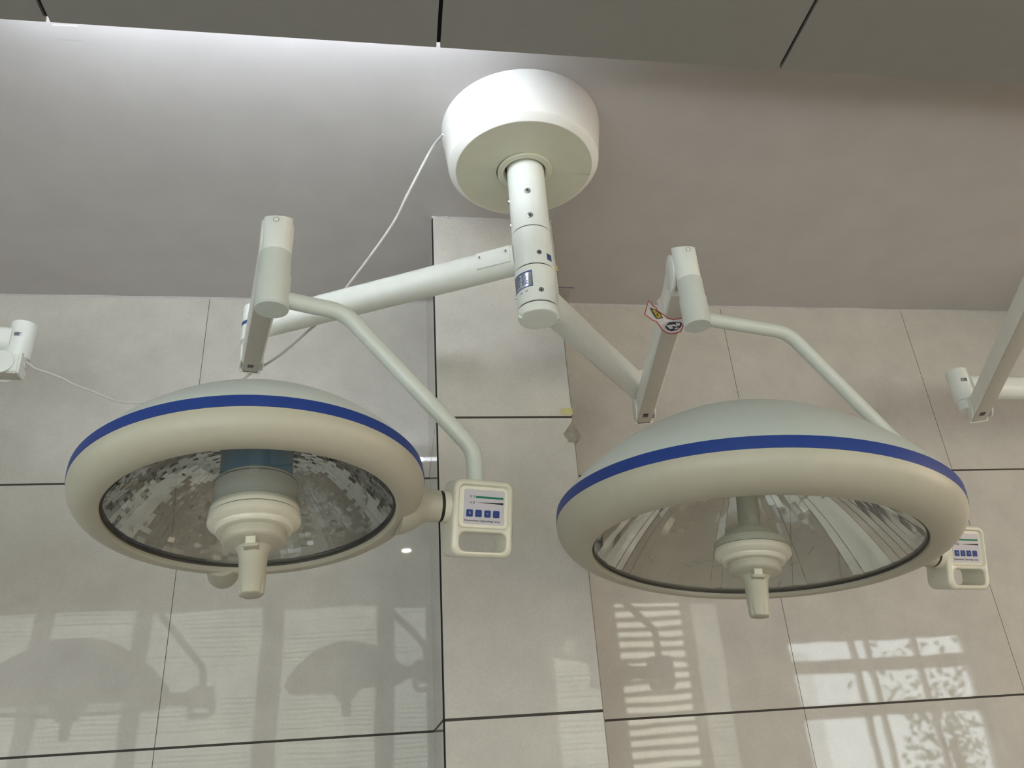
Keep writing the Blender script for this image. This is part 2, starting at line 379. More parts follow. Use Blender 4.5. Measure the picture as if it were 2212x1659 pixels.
struct(tiled('floor', [((XL, YB, 0), (XR-XL, 0, 0), (0, YW-YB, 0), .3, .2)])).data.materials[0] = M['floor']

YE = 1.2585        # front edge of the lower panel ceiling
c = obj('ceiling', bx((XL, .9, ZC), (XR, YW+.1, ZC+.1)), M['ceiling'], smooth=False); struct(c)
obj('patch', bx((-.795, 1.405, ZC-.0012), (-.74, 1.445, ZC)), M['ceiling'], c, smooth=False)
struct(obj('trim_1', bx((XL, .88, ZP+.012), (XR, .9, ZC+.1)), M['ceiling'], smooth=False))      # upstand between the two ceilings
bm = bmesh.new(); x = -.7214-.817*5
while x < XR:
    box(bm, (max(x+.0045, XL), YB, ZP), (min(x+.817-.0045, XR), YE, ZP+.012)); x += .817
bmesh.ops.recalc_face_normals(bm, faces=bm.faces)
struct(obj('ceiling_panels', bm, M['slab'], smooth=False))
struct(obj('ceiling_backing', bx((XL, YB, ZP+.0122), (XR, YE-.004, ZP+.016)), M['void'], smooth=False))
# caulk lines where ceiling meets tile
def caulk(name, x0, x1, y, th):
    bm = bmesh.new(); n = 40; pts = [(x0+(x1-x0)*i/n, y-.001, ZC-.001) for i in range(n+1)]
    secs = [th*(.6+.8*random.random()) for _ in pts]
    rings = [[bm.verts.new((p[0], p[1]+.002, p[2]+.002)), bm.verts.new((p[0], p[1]-t, p[2]+.002)), bm.verts.new((p[0], p[1]+.002, p[2]-t))] for p, t in zip(pts, secs)]
    for A, B in zip(rings, rings[1:]):
        for i in range(3): bm.faces.new((A[i], A[(i+1) % 3], B[(i+1) % 3], B[i]))
    struct(obj(name, bm, M['caulk'], smooth=False))
caulk('trim_2', XL, PX0, YW, .006); caulk('trim_3', PX1, XR, YW, .007); caulk('trim_4', PX0, PX1, YP, .005)

# rear wall with window openings: (x0, x1, z0, z1, kind)
WIN = [(-3.42, -2.78, .7, 2.97, 'b'), (-2.70, -2.04, .7, 2.97, 'b'), (-1.96, -1.05, .7, 2.95, 'b'), (-.93, -.12, .7, 2.93, 'b'), (-.03, .32, .7, 2.92, 'b'),
       (1.10, 1.70, .7, 2.88, 'b'), (1.88, 2.52, .7, 2.86, 'c'), (2.56, 2.86, .7, 2.85, 'b'), (3.40, 5.15, 1.0, 2.46, 'o')]
bm = bmesh.new(); xs = sorted({XL, XR} | {v for a in WIN for v in a[:2]})
for a, b in zip(xs, xs[1:]):
    hit = [q for q in WIN if q[0] <= a+1e-6 and q[1] >= b-1e-6]
    if hit:
        q = hit[0]; box(bm, (a, YB-.18, 0), (b, YB, q[2])); box(bm, (a, YB-.18, q[3]), (b, YB, ZP+.1))
    else: box(bm, (a, YB-.18, 0), (b, YB, ZP+.1))
struct(obj('wall_rear', bm, M['rear'], smooth=False))
for i, (x0, x1, z0, z1, k) in enumerate(WIN):
    bm = bmesh.new(); y0, y1, f = YB-.13, YB-.08, .03
    box(bm, (x0, y0, z0), (x0+f, y1, z1)); box(bm, (x1-f, y0, z0), (x1, y1, z1))
    box(bm, (x0, y0, z0), (x1, y1, z0+f)); box(bm, (x0, y0, z1-f), (x1, y1, z1))
    if k == 'o':
        for t in (.37, .45, .72): box(bm, (x0+(x1-x0)*t-.02, y0, z0), (x0+(x1-x0)*t+.02, y1, z1))
        for zz in (2.22, 1.86): box(bm, (x0, y0, zz-.055), (x1, y1, zz+.055))
    wo = struct(obj('window_%d' % (i+1), bm, M['frame'], smooth=False))
    if k == 'o':
        obj('pane', bx((x0, YB-.108, z0), (x1, YB-.104, z1)), M['glass'], wo, smooth=False)
    else:
        obj('lower_pane', bx((x0+.01, YB-.10, z0+.01), (x1-.01, YB-.098, 1.38)), M['litlow' if x1 < 1 else 'litloww'], wo, smooth=False)  # unseen glowing strip added below the blinds for more frontal light
        obj('backlit_cloth', bx((x0+.01, YB-.10, 1.40), (x1-.01, YB-.098, z1-.01)), M['lit2'] if k == 'c' else M['lit'], wo, smooth=False)
        bm = bmesh.new(); z = 1.40; st = .085 if k == 'c' else .036
        while z < z1-.02:
            hh = st*(.48 if k == 'c' else .14+.2*random.random())
            box(bm, (x0+.012, YB-.085, z), (x1-.012, YB-.08, z+hh)); z += st
        obj('blind_slats', bm, M['slat'], wo, smooth=False)

# unseen window-shaped glowing panes, added in the side walls as fill light
for i, (xw, sg, y0, y1, z0, z1, mm) in enumerate(((XL, 1, -1.45, 1.2, 1.35, 2.95, 'litl'), (XR, -1, -1.45, 1.2, 1.35, 2.95, 'litr'))):
    bm = bmesh.new(); xa, xb = sorted((xw+sg*.002, xw+sg*.05)); f = .05
    for a, b, c, d in ((y0, y0+f, z0, z1), (y1-f, y1, z0, z1), (y0, y1, z0, z0+f), (y0, y1, z1-f, z1), ((y0+y1)/2-.025, (y0+y1)/2+.025, z0, z1)): box(bm, (xa, a, c), (xb, b, d))
    wo = struct(obj('window_%d' % (len(WIN)+1+i), bm, M['frame'], smooth=False))  # frame round an added fill pane
    obj('frosted_pane', bx((min(xw+sg*.012, xw+sg*.016), y0+.01, z0+.01), (max(xw+sg*.012, xw+sg*.016), y1-.01, z1-.01)), M[mm], wo, smooth=False)

# what stands beyond the open window
bm = bmesh.new(); box(bm, (1.5, -9.0, -3), (7.2, -8.5, 3.1))
fac = obj('building_outside', bm, M['concrete'], smooth=False); fac['kind'] = 'structure'
for i in range(4):
    for j in range(2):
        obj('pane', bx((2.0+i*1.3, -8.52, .7+j*1.3), (2.8+i*1.3, -8.48, 1.5+j*1.3)), M['outdark'], fac, smooth=False)
bm = bmesh.new()
for _ in range(700):
    p = V((random.gauss(5.75, .36), random.uniform(-3.4, -2.8), random.gauss(1.7, .5)))
    a, b = V((random.uniform(-1, 1), random.uniform(-1, 1), random.uniform(-1, 1))).normalized()*.05, V((random.uniform(-1, 1), random.uniform(-1, 1), random.uniform(-1, 1))).normalized()*.03
    vs = [bm.verts.new(p+q) for q in (a, b, -a, -b)]; bm.faces.new(vs)
tr = thing('tree', (5.75, -3.1, -3.2), 'leafy tree outside the open window, mirrored in the wall tiles', 'tree')
obj('trunk', cyl((5.75, -3.1, -3.2), (5.75, -3.1, 1.6), .09, .01, 16, r1=.05), M['bark'], tr, (5.75, -3.1, -3.2))
obj('foliage', bm, M['leaf'], tr, (5.75, -3.1, -3.2), smooth=False)['kind'] = 'stuff'
struct(obj('ground_outside', bx((-30, -40, -3.4), (30, YB-1, -3.2)), M['concrete'], smooth=False))

# cool tube in the slot between the two ceilings
t = obj('tube_light', cyl((TX0, 1.19, 3.115), (TX1, 1.19, 3.115), .013, n=20), M['tube']); 
bt = obj('batten', bx((TX0-.03, 1.10, 3.0835), (TX1+.03, 1.172, 3.135), .004), M['white'], t, smooth=False)
tag(t, 'glowing tube lamp in the slot above the grey ceiling panels', 'lamp')

# small recessed spot in the panel ceiling, behind the camera
for i, (x, y) in enumerate(DOWNS):
    d = obj('downlight', lathe([(0, ZP-.004), (.023, ZP-.004), (.024, ZP-.003), (.024, ZP+.0)], 40, (x, y, 0)), M['down'])
    r = obj('bezel', lathe([(.024, ZP-.0002), (.026, ZP-.006), (.04, ZP-.005), (.042, ZP-.0002)], 40, (x, y, 0)), M['white'], d)
    tag(d, 'tiny recessed spot lamp in the grey ceiling panels behind the viewer', 'lamp')

# ------------------------------------------------------------------ the ceiling mount
AX, AY = .3575, 1.671
def at_pole(ang, z, r=.052):
    a = math.radians(ang); return V((AX+r*math.cos(a), AY+r*math.sin(a), z)), V((math.cos(a), math.sin(a), 0))

def screw(parent, p, n, r=.0065, o=(0, 0, 0)):
    s = obj('screw', lathe([(r*1.05, -.0015), (r*1.05, .0), (r*.95, .0022), (r*.55, .0027), (r*.5, .0027), (r*.5, .0005), (0, .0005)], 24, V(p), n), M['chrome'], parent, o)
    obj('socket', lathe([(0, .0012), (r*.42, .0012), (r*.42, .0006)], 6, V(p), n), M['dark'], s, o)
    return s

def plain_column(root, o, x, y):
    obj('column', cyl((x, y, 2.6), (x, y, 3.2), .052), M['paint'], root, o)
    obj('ceiling_cover', lathe([(.22, ZC-.0003), (.21, 3.105), (.195, 3.092), (0, 3.092)], 48, (x, y, 0)), M['white'], root, o)

def ceiling_mount(loc, label, detail=True, zs=(2.862, 2.7425, 2.632, 2.606)):
    global AX, AY
    AX, AY = loc
    o = V((AX, AY, ZC)); r_ = thing('ceiling_mount', o, label, 'ceiling mount')
    zj1, zj2, zj3, zb = zs
    prof = [(.2245, ZC-.0003), (.2235, ZC-.02), (.209, 3.1045), (.2083, 3.1015), (.2072, 3.0998), (.1912, 3.0862), (.190, 3.0854), (.1885, 3.085)]
    fl = [(.066, 3.0912), (.066, 3.11)]
    for k, (a0, a1, dz) in enumerate(((.007, PI-.004, 0), (PI+.004, 2*PI-.007, -.0018))):
        h = obj('cover_half', lathe([(r, z+(dz if z < 3.2 else 0)) for r, z in prof], 64, (AX-.004, AY, 0), (0, 0, 1), a0, a1), M['white'], r_, o)
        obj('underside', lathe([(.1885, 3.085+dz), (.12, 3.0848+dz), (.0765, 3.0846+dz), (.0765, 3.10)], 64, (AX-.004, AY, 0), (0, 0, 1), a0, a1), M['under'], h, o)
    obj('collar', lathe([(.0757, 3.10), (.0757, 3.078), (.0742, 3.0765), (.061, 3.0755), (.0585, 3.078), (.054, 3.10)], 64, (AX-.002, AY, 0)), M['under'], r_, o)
    obj('column', lathe([(0, 3.2), (.051, 3.2), (.0515, zj1+.0012), (.0505, zj1+.001), (.0, zj1+.001)], 64, (AX, AY, 0)), M['paint'], r_, o)
    for a, b, f in ((zj1, zj2, 1.005), (zj2, zj3, 1.01)):
        j = obj('rotary_joint', lathe([(0, a-.0015), (.0505, a-.0015), (.052*f, a-.003), (.052*f, b+.003), (.0505, b+.0015), (0, b+.0015)], 64, (AX, AY, 0)), M['paint'], r_, o)
    obj('joint_gap', lathe([(.0497, zj1+.003), (.0497, zj3-.004)], 64, (AX, AY, 0)), M['dark'], r_, o)
    # end cap with three rim notches
    bm = lathe([(0, zj3-.0015), (.0505, zj3-.0015), (.0527, zj3-.0035), (.0527, zb+.004), (.0512, zb+.0012), (.0492, zb), (.044, zb), (.0, zb)], 96, (AX, AY, 0))
    for v in bm.verts:
        dx, dy = v.co.x-AX, v.co.y-AY
        if v.co.z < zb+.005 and math.hypot(dx, dy) > .046:
            a = math.degrees(math.atan2(dy, dx)) % 360
            if any(abs(a-q) < 4.5 for q in (75, 195, 345)): v.co.z += .006
    obj('end_cap', bm, M['paint'], r_, o)
    if detail:
        obj('blind_plug', cyl((AX-.012, AY-.155, 3.0838), (AX-.012, AY-.155, 3.087), .007, .0006, 24), M['under'], r_, o)
        for ang, z in ((-101, 2.9725), (-100.5, 2.892), (170, 2.981), (170, 2.901), (-84, 2.774), (-88, 2.661), (169, 2.676)):
            p, n = at_pole(ang, z, .0518); screw(r_, p, n, .0085 if z > 2.85 else .0068, o)
        # metal rating plate, curved round the joint, with unreadable fine print
        bm = bmesh.new(); n = 16; A0, A1 = -178, -109; z0, z1 = 2.674, 2.722
        rows = []
        for i in range(n+1):
            a = A0+(A1-A0)*i/n; rr = .0531
            rows.append([bm.verts.new(at_pole(a, z, q)[0]) for q, z in ((rr, z0), (rr, z1), (rr-.0008, z1), (rr-.0008, z0))])
        for A, B in zip(rows, rows[1:]):
            for k in range(4): bm.faces.new((A[k], A[(k+1) % 4], B[(k+1) % 4], B[k]))
        pl = obj('rating_plate', bm, M['plate'], r_, o); pl['label'] = 'silver rating plate with fine blue print'
        bm = bmesh.new()
        def strip(a0, a1, za, zb_):
            m = max(1, int(abs(a1-a0)/4)); prev = None
            for i in range(m+1):
                a = a0+(a1-a0)*i/m; cur = [bm.verts.new(at_pole(a, z, .0533)[0]) for z in (za, zb_)]
                if prev: bm.faces.new((prev[0], cur[0], cur[1], prev[1]))
                prev = cur
        strip(A0, A1, z1-.005, z1-.0005); strip(A0, A1, z0+.0005, z0+.003); strip(A0, A0+3, z0, z1); strip(A1-2, A1, z0, z1)
        for q in range(8):
            z = z1-.009-q*.0042; strip(A0+6, A0+6+random.uniform(18, 26), z, z+.0022); strip(A0+36, A0+36+random.uniform(12, 22), z, z+.002)
        obj('fine_print', bm, M['plate_ink'], pl, o)
        bm = bmesh.new(); strip(-156, -118, 2.656, 2.668)
        st = obj('small_sticker', bm, M['lb_white'], r_, o)
        bm = bmesh.new(); 
        for v in (-150, -132):
            p0, n_ = at_pole(v, 2.661, .0535); p1, _ = at_pole(v+8, 2.663, .0535)
            vs = [bm.verts.new(q) for q in (p0, p1, p1+V((0, 0, .002)), p0+V((0, 0, .002)))]; bm.faces.new(vs)
        obj('print', bm, M['black'], st, o)
        bm = bmesh.new(); strip(-60, -42, 2.757, 2.776)
        obj('blue_sticker', bm, M['plate_ink'], r_, o)
    return r_
ceiling_mount((.3575, 1.671), 'white round ceiling drum with a column carrying both big lamps')
# ------------------------------------------------------------------ lamps
ZA = (2.80, 2.68)

def arm_chain(root, o, pole, E, Zarm, K, knuckle=True, lower=None, detail=True, stick=0):
    """horizontal extension arm from the column to E, then the spring arm from below E to K"""
    P = V((pole[0], pole[1], Zarm)); E = V((E[0], E[1], Zarm)); d = (E-P).normalized()
    ea = obj('extension_arm', sweep([P+d*.045, E-d*.02], rrect(.074, .078, .032, 6)), M['paint'], root, o)
    sd = d.cross(V((0, 0, 1)))
    if sd.y > 0: sd = -sd
    if detail and E.x < 0:
        # small screwed cover plate near the column
        pl = obj('access_plate', sweep([P+d*.052+sd*.0352, P+d*.145+sd*.0352], rrect(.006, .05, .0028, 3)), M['paint'], ea, o)
        for t in (.062, .135): screw(ea, P+d*t+sd*.038+V((0, 0, .008)), sd, .0042, o)
    j = obj('arm_joint', cyl(E-V((0, 0, .058)), E+V((0, 0, .058)), .0365 if detail else .0345, .003), M['paint'], root, o)
    if not detail:
        for k, (z0_, z1_, aa, ab, mm) in enumerate(((.004, .016, -100, -66, 'plate'), (-.012, -.002, -92, -76, 'lb_white'))):
            bm = bmesh.new(); prev = None
            for t in range(7):
                an = math.radians(aa+(ab-aa)*t/6+stick); cur = [bm.verts.new(E+V((.0347*math.cos(an), .0347*math.sin(an), z))) for z in (z0_, z1_)]
                if prev: bm.faces.new((prev[0], cur[0], cur[1], prev[1]))
                prev = cur
            obj('sticker', bm, M[mm], j, o)
    if detail: obj('blue_ring', lathe([(.0364, -.006), (.0367, -.006), (.0367, .006), (.0364, .006)], 48, E-V((0, 0, .004))), M['plate_ink'], j, o)
    a = V(K); b = V(lower); post = a.copy(); ad = (a-b).normalized(); a = a-ad*.046; ss = ad.cross(V((0, 0, 1))).normalized(); dn = ad.cross(ss)
    if dn.z > 0: dn = -dn
    obj('pivot_block', cyl(E-V((0, 0, .055)), V((E.x, E.y, b.z)), .030, .002), M['paint'], root, o)
    sa = obj('spring_arm', sweep([b-ad*.045, a-ad*.034], rrect(.056, .058, .009, 4)), M['paint'], root, o)
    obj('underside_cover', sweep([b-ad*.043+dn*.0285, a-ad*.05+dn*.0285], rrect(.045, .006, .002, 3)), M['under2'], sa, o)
    obj('end_lip', sweep([b-ad*.052, b-ad*.046], rrect(.058, .066, .006, 3)), M['paint'], sa, o)
    if detail: obj('slot', sweep([b-ad*.044+dn*.0318, b-ad*.0405+dn*.0318], [(-.02, -.0005), (.02, -.0005), (.02, .0005), (-.02, .0005)]), M['dark'], sa, o)
    # printed sticker: dark strip over a grey one
    c = b+ad*.03+dn*.0322
    for k, (w0, w1, mm) in enumerate(((0, .010, 'black'), (.013, .026, 'grey_ink'))):
        q = c-ad*w0; r = c-ad*w1
        s_ = obj('sticker', sweep([q, r], [(-.010, -.0004), (.006, -.0004), (.006, .0004), (-.010, .0004)]), M[mm], sa, o)
    for sg in (-1, 1):
        obj('pivot_cap', cyl(b+ss*sg*.0275, b+ss*sg*.0325, .036, .002), M['paint'], sa, o)
        if knuckle: 
            obj('fork_cheek', cyl(a+ss*sg*.0215, a+ss*sg*.0295, .044, .003), M['paint'], sa, o)
            obj('cheek_web', sweep([a-ad*.07+ss*sg*.0235, a+ss*sg*.0255], rrect(.008, .062, .003, 3)), M['paint'], sa, o)
    if knuckle:
        obj('knuckle', sweep([a-ad*.012, post+ad*.004], rrect(.040, .064, .010, 4)), M['paint'], root, o)
    return ad, ss

def head_profile(r, hb, bw, Hd, ro):
    low = [(ro, .004), (ro+.0005, -.001), (ro+.004, -.004), (ro+.010, -.0045)]
    # rounded shoulder from the lip up to the band
    n = 14
    for k in range(1, n+1):
        t = k/n; a = PI/2*t
        low.append((ro+.010+(r-ro-.010)*math.sin(a)**1.0, -.0045+(hb+.0045)*(1-math.cos(a))))
    return low

def lamp_head(root, o, O, F, r, ro, hb, bw, Hd, kind):
    mt = Matrix(F).to_4x4(); mt.translation = V(O)-V(o)
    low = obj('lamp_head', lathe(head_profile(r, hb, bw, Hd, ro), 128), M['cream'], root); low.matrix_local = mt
    obj('blue_band', lathe([(r-.004, hb-.0005), (r+.0006, hb+.0002), (r+.0009, hb+bw/2), (r+.0002, hb+bw), (r-.004, hb+bw)], 128), M['blue'], low)
    zb = hb+bw; dp = []
    for k in range(25):
        q = 1-k/24; dp.append(((r-.0012)*q, zb+Hd*(1-q*q)**.88))
    obj('dome', lathe(dp, 128), M['dome'], low)
    # seal and front glass
    obj('seal', lathe([(ro, .0035), (ro-.0035, .0025), (ro-.0045, .006), (ro, .010)], 128), M['seal'], low)
    obj('front_glass', lathe([(0, .0045), (ro-.001, .0045), (ro-.001, .007), (0, .007)], 96), M['glass'], low)
    # reflector
    rb, D = (.06, .115) if kind == 'small' else (.03, .185)
    rz = lambda q: .010+(zb+D-.02-hb)*(1-((q-rb)/(ro-rb))**2)
    bm = bmesh.new(); rnd = random.Random(11)
    if kind == 'small':
        NS, NR = 104, 25
        for i in range(NS):
            col = rnd.gauss(0, .022)
            for j in range(NR):
                q0 = rb+(ro-.003-rb)*(j/NR)**.8; q1 = rb+(ro-.003-rb)*((j+1)/NR)**.8
                a0, a1 = 2*PI*i/NS, 2*PI*(i+1)/NS
                P = [V((q*math.cos(a), q*math.sin(a), rz(q))) for q, a in ((q0, a0), (q0, a1), (q1, a1), (q1, a0))]
                c = sum(P, V())/4; rad = V((c.x, c.y, 0)).normalized(); tan = V((-rad.y, rad.x, 0))
                R = Matrix.Rotation(col+rnd.gauss(0, .03), 3, rad)@Matrix.Rotation(rnd.gauss(0, .03), 3, tan)
                bm.faces.new([bm.verts.new(c+R@(p-c)*1.01) for p in P])
        obj('faceted_reflector', bm, M['facet'], low, smooth=False)
    else:
        NS, NR = 72, 40
        for i in range(NS):
            a0, a1 = 2*PI*i/NS, 2*PI*(i+1)/NS; prev = None; tw = rnd.gauss(0, .0011)
            for j in range(NR+1):
                q = rb+(ro-.003-rb)*j/NR
                cur = [bm.verts.new((q*math.cos(a0), q*math.sin(a0), rz(q)+tw*q/ro)), bm.verts.new((q*math.cos(a1), q*math.sin(a1), rz(q)-tw*q/ro))]
                if prev: bm.faces.new((prev[0], prev[1], cur[1], cur[0]))
                prev = cur
        obj('strip_reflector', bm, M['facet2'], low, angle=30, normals=False)
    # hub under the glass
    up = .002 if kind == 'small' else .010; U = lambda pr, s=.95: [(a_*s, b_*s+up) for a_, b_ in pr]
    hub = obj('hub', lathe(U([(0, .012), (.070, .012), (.0725, .010), (.0735, .003), (.0735, -.0035), (.0722, -.0042), (.0722, -.0052), (.0745, -.006), (.0752, -.010), (.0745, -.0165),
                            (.0700, -.0215), (.0660, -.0228), (.0640, -.0245), (.0632, -.028), (.0600, -.032), (.054, -.0335), (.0, -.0335)]), 72), M['creamg'], low)
    obj('hub_groove', lathe(U([(.0726, -.0036), (.0726, -.0058)]), 72), M['seam'], low)
    bm = lathe(U([(0, -.034), (.0515, -.034), (.0515, -.046), (.0495, -.050), (.045, -.0525), (.036, -.055), (.028, -.0585), (.0242, -.065), (.0226, -.075), (.0218, -.09), (.0212, -.105),
                (.0210, -.112), (.0206, -.116), (.0200, -.125), (.0195, -.132), (.0187, -.1355), (.0165, -.137), (0, -.137)]), 96)
    for v in bm.verts:                                       # shallow finger flutes near the tip
        q = math.hypot(v.co.x, v.co.y)
        if v.co.z < -.104+up and q > .005:
            a = math.atan2(v.co.y, v.co.x); f = min(1, (-.104+up-v.co.z)/.012); s = 1-.10*f*max(0, math.cos(6*a+PI))**3
            v.co.x *= s; v.co.y *= s
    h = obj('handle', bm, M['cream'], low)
    ax = -PI/2+(.03 if kind == 'small' else -.25)
    cv = lambda rr, z: (rr*math.cos(ax), rr*math.sin(ax), z)
    bm = bx((-.0075, -.009, -.010), (.0075, .006, .004), .0015)
    bmesh.ops.rotate(bm, verts=bm.verts, matrix=Matrix.Rotation(ax+PI/2, 3, 'Z')); bmesh.ops.translate(bm, verts=bm.verts, vec=cv(.0295, -.052+up))
    obj('release_button', bm, M['creamg'], low)
    bm = bx((-.011, -.012, -.0035), (.011, .008, .002), .001)
    bmesh.ops.rotate(bm, verts=bm.verts, matrix=Matrix.Rotation(ax+PI/2, 3, 'Z')); bmesh.ops.translate(bm, verts=bm.verts, vec=cv(.0245, -.0625+up))
    obj('button_seat', bm, M['cream'], low)
    if kind == 'small':
        obj('diffuser_cup', lathe([(.0655, .012), (.0655, .056), (.0640, .058), (.0, .058)], 64), M['frost'], low)
        obj('cup_ring', lathe([(.0662, .051), (.0662, .0525), (.0650, .0525), (.0650, .051)], 64), M['seam'], low)
        obj('filter_glass', lathe([(.0575, .058), (.0575, .125)], 40), M['blueglass'], low)
        obj('bulb_stem', lathe([(.014, .058), (.014, .085), (.004, .09), (.004, .125), (0, .125)], 20), M['cream'], low)
        # rounded knob on the far rim
        kx, ky = -.092, .254
        obj('rim_knob', lathe([(0, .034), (.016, .032), (.024, .026), (.0275, .016), (.0275, -.03), (0, -.03)], 32, (kx, ky-.012, .012), (kx*.3, ky, -.03)), M['cream'], low)
    else:
        obj('hub_shoulder', lathe([(.0495, .018), (.0495, .036), (.048, .040), (.0205, .042), (.0200, .20), (0, .20)], 56), M['cream'], low)
    return low

def control_box(root, o, cen, w, tilt_side):
    """the switch box at the lamp's side with its grip below; local u along w, v up, n to the viewer"""
    u = V((w[0], w[1], 0)).normalized(); n0 = u.cross(V((0, 0, 1))); t = math.radians(tilt_side)
    v = V((0, 0, 1))*math.cos(t)+n0*math.sin(t); n = u.cross(v)
    mt = Matrix(((u.x, v.x, n.x, 0), (u.y, v.y, n.y, 0), (u.z, v.z, n.z, 0), (0, 0, 0, 1))); mt.translation = V(cen)-V(o)
    W, H, T = .105, .129, .031
    bm = bmesh.new(); SEG = 7
    def loop(w_, h_, r, cx_, cy_, z): return [bm.verts.new((a, b, z)) for a, b in rrect(w_, h_, r, SEG, cx_, cy_)]
    def skin(loops, flip=False):
        for A, B in zip(loops, loops[1:]):
            for i in range(len(A)):
                j = (i+1) % len(A); f = (A[i], A[j], B[j], B[i]); bm.faces.new(f[::-1] if flip else f)
    def rnd(sign, r, z): return [(r*(1-math.cos(PI/2*k/5)), z-sign*r*(1-math.sin(PI/2*k/5))) for k in range(6)]
    # outer skin, front to back
    fr = [(r0, z0) for r0, z0 in [(.008*(1-math.sin(PI/2*k/5)), T-.008*(1-math.cos(PI/2*k/5))) for k in range(6)]]
    outer = [loop(W-2*i, H-2*i, max(.016-i*.6, .006), 0, 0, z) for i, z in fr]
    outer += [loop(W-2*i, H-2*i, max(.016-i*.6, .006), 0, 0, -z) for i, z in reversed(fr)]
    skin(outer)
    hole = [loop(.080+2*i, .031+2*i, .011+i*.6, 0, -.0395, z) for i, z in [(.004*(1-math.sin(PI/2*k/4)), T-.004*(1-math.cos(PI/2*k/4))) for k in range(5)]]
    hole = [loop(.080+2*i, .031+2*i, .011+i*.6, 0, -.0395, z) for i, z in [(.004*(1-math.cos(PI/2*(4-k)/4))*0+.004*(1-k/4)**1.6, T-.004*(1-(1-k/4)**.6)) for k in range(5)]] if False else hole
    hole += [loop(.080+2*i, .031+2*i, .011+i*.6, 0, -.0395, -z) for i, z in [(0, T-.004), (.004, T)]]
    skin(hole, True)
    rec = [loop(.086+2*i, .070+2*i, .009, 0, .0185, z) for i, z in ((.0025, T), (.0012, T-.0008), (0, T-.003), (-.001, T-.0045))]
    skin(rec, True); bm.faces.new(rec[-1])
    def ring_edges(L): return [bm.edges.get((L[i], L[(i+1) % len(L)])) for i in range(len(L))]
    bmesh.ops.triangle_fill(bm, edges=ring_edges(outer[0])+ring_edges(hole[0])+ring_edges(rec[0]), use_beauty=True)
    bmesh.ops.triangle_fill(bm, edges=ring_edges(outer[-1])+ring_edges(hole[-1]), use_beauty=True)
    mt = mt@Matrix.Diagonal((1.09, 1.04, 1.0, 1))
    cb = obj('control_box', bm, M['creamg'], root, angle=40); cb.matrix_local = mt
    z = T-.0045
    pn = obj('panel', sheet([(a, b, z) for a, b in rrect(.070, .058, .003, 4, .001, .0185)], .0006, (0, 0, 1)), M['panel'], cb, smooth=False)
    pn['label'] = 'lilac grey membrane panel'
    zt = z+.0007
    X = lambda t: .001-.035+.070*t
    Y = lambda t: .0185+.029-.058*t
    def flat(name, pts, mat): return obj(name, sheet([(X(a), Y(b), zt) for a, b in pts], .0002, (0, 0, 1)), mat, cb, smooth=False)
    flat('green_bar', [(.28, .19), (.97, .19), (.97, .25), (.28, .25)], M['green'])
    flat('level_wedge', [(.30, .375), (.97, .345), (.97, .405)], M['black'])
    for k, t in enumerate((.205, .38)):
        obj('indicator_ring', lathe([(.0011, zt), (.0011, zt+.0003), (.0017, zt+.0003), (.0017, zt)], 16, (X(.165), Y(t), 0)), M['grey_ink'], cb, smooth=False)
    T_ = lambda a, b, zz=zt: Matrix.Translation((X(a), Y(b), zz))
    lettering('lettering', 'I', .0062, M['black'], cb, T_(.24, .21)); lettering('lettering', 'II', .0062, M['black'], cb, T_(.235, .385))
    for k, (a, s) in enumerate(((.14, 'B'), (.36, '-'), (.58, '+'), (.80, 'O'))):
        obj('button', sheet([(q, r, zt) for q, r in rrect(.0108, .0118, .0016, 3, X(a), Y(.69))], .0012, (0, 0, 1)), M['button'], cb, smooth=False)
        lettering('lettering', s, .006, M['ink_red'] if s == 'O' else M['ink_white'], cb, T_(a, .69, zt+.0013))
    lettering('lettering', 'Shadowless Operating Lamp', .0048, M['black'], cb, T_(.46, .90), width=.0615)
    return cb

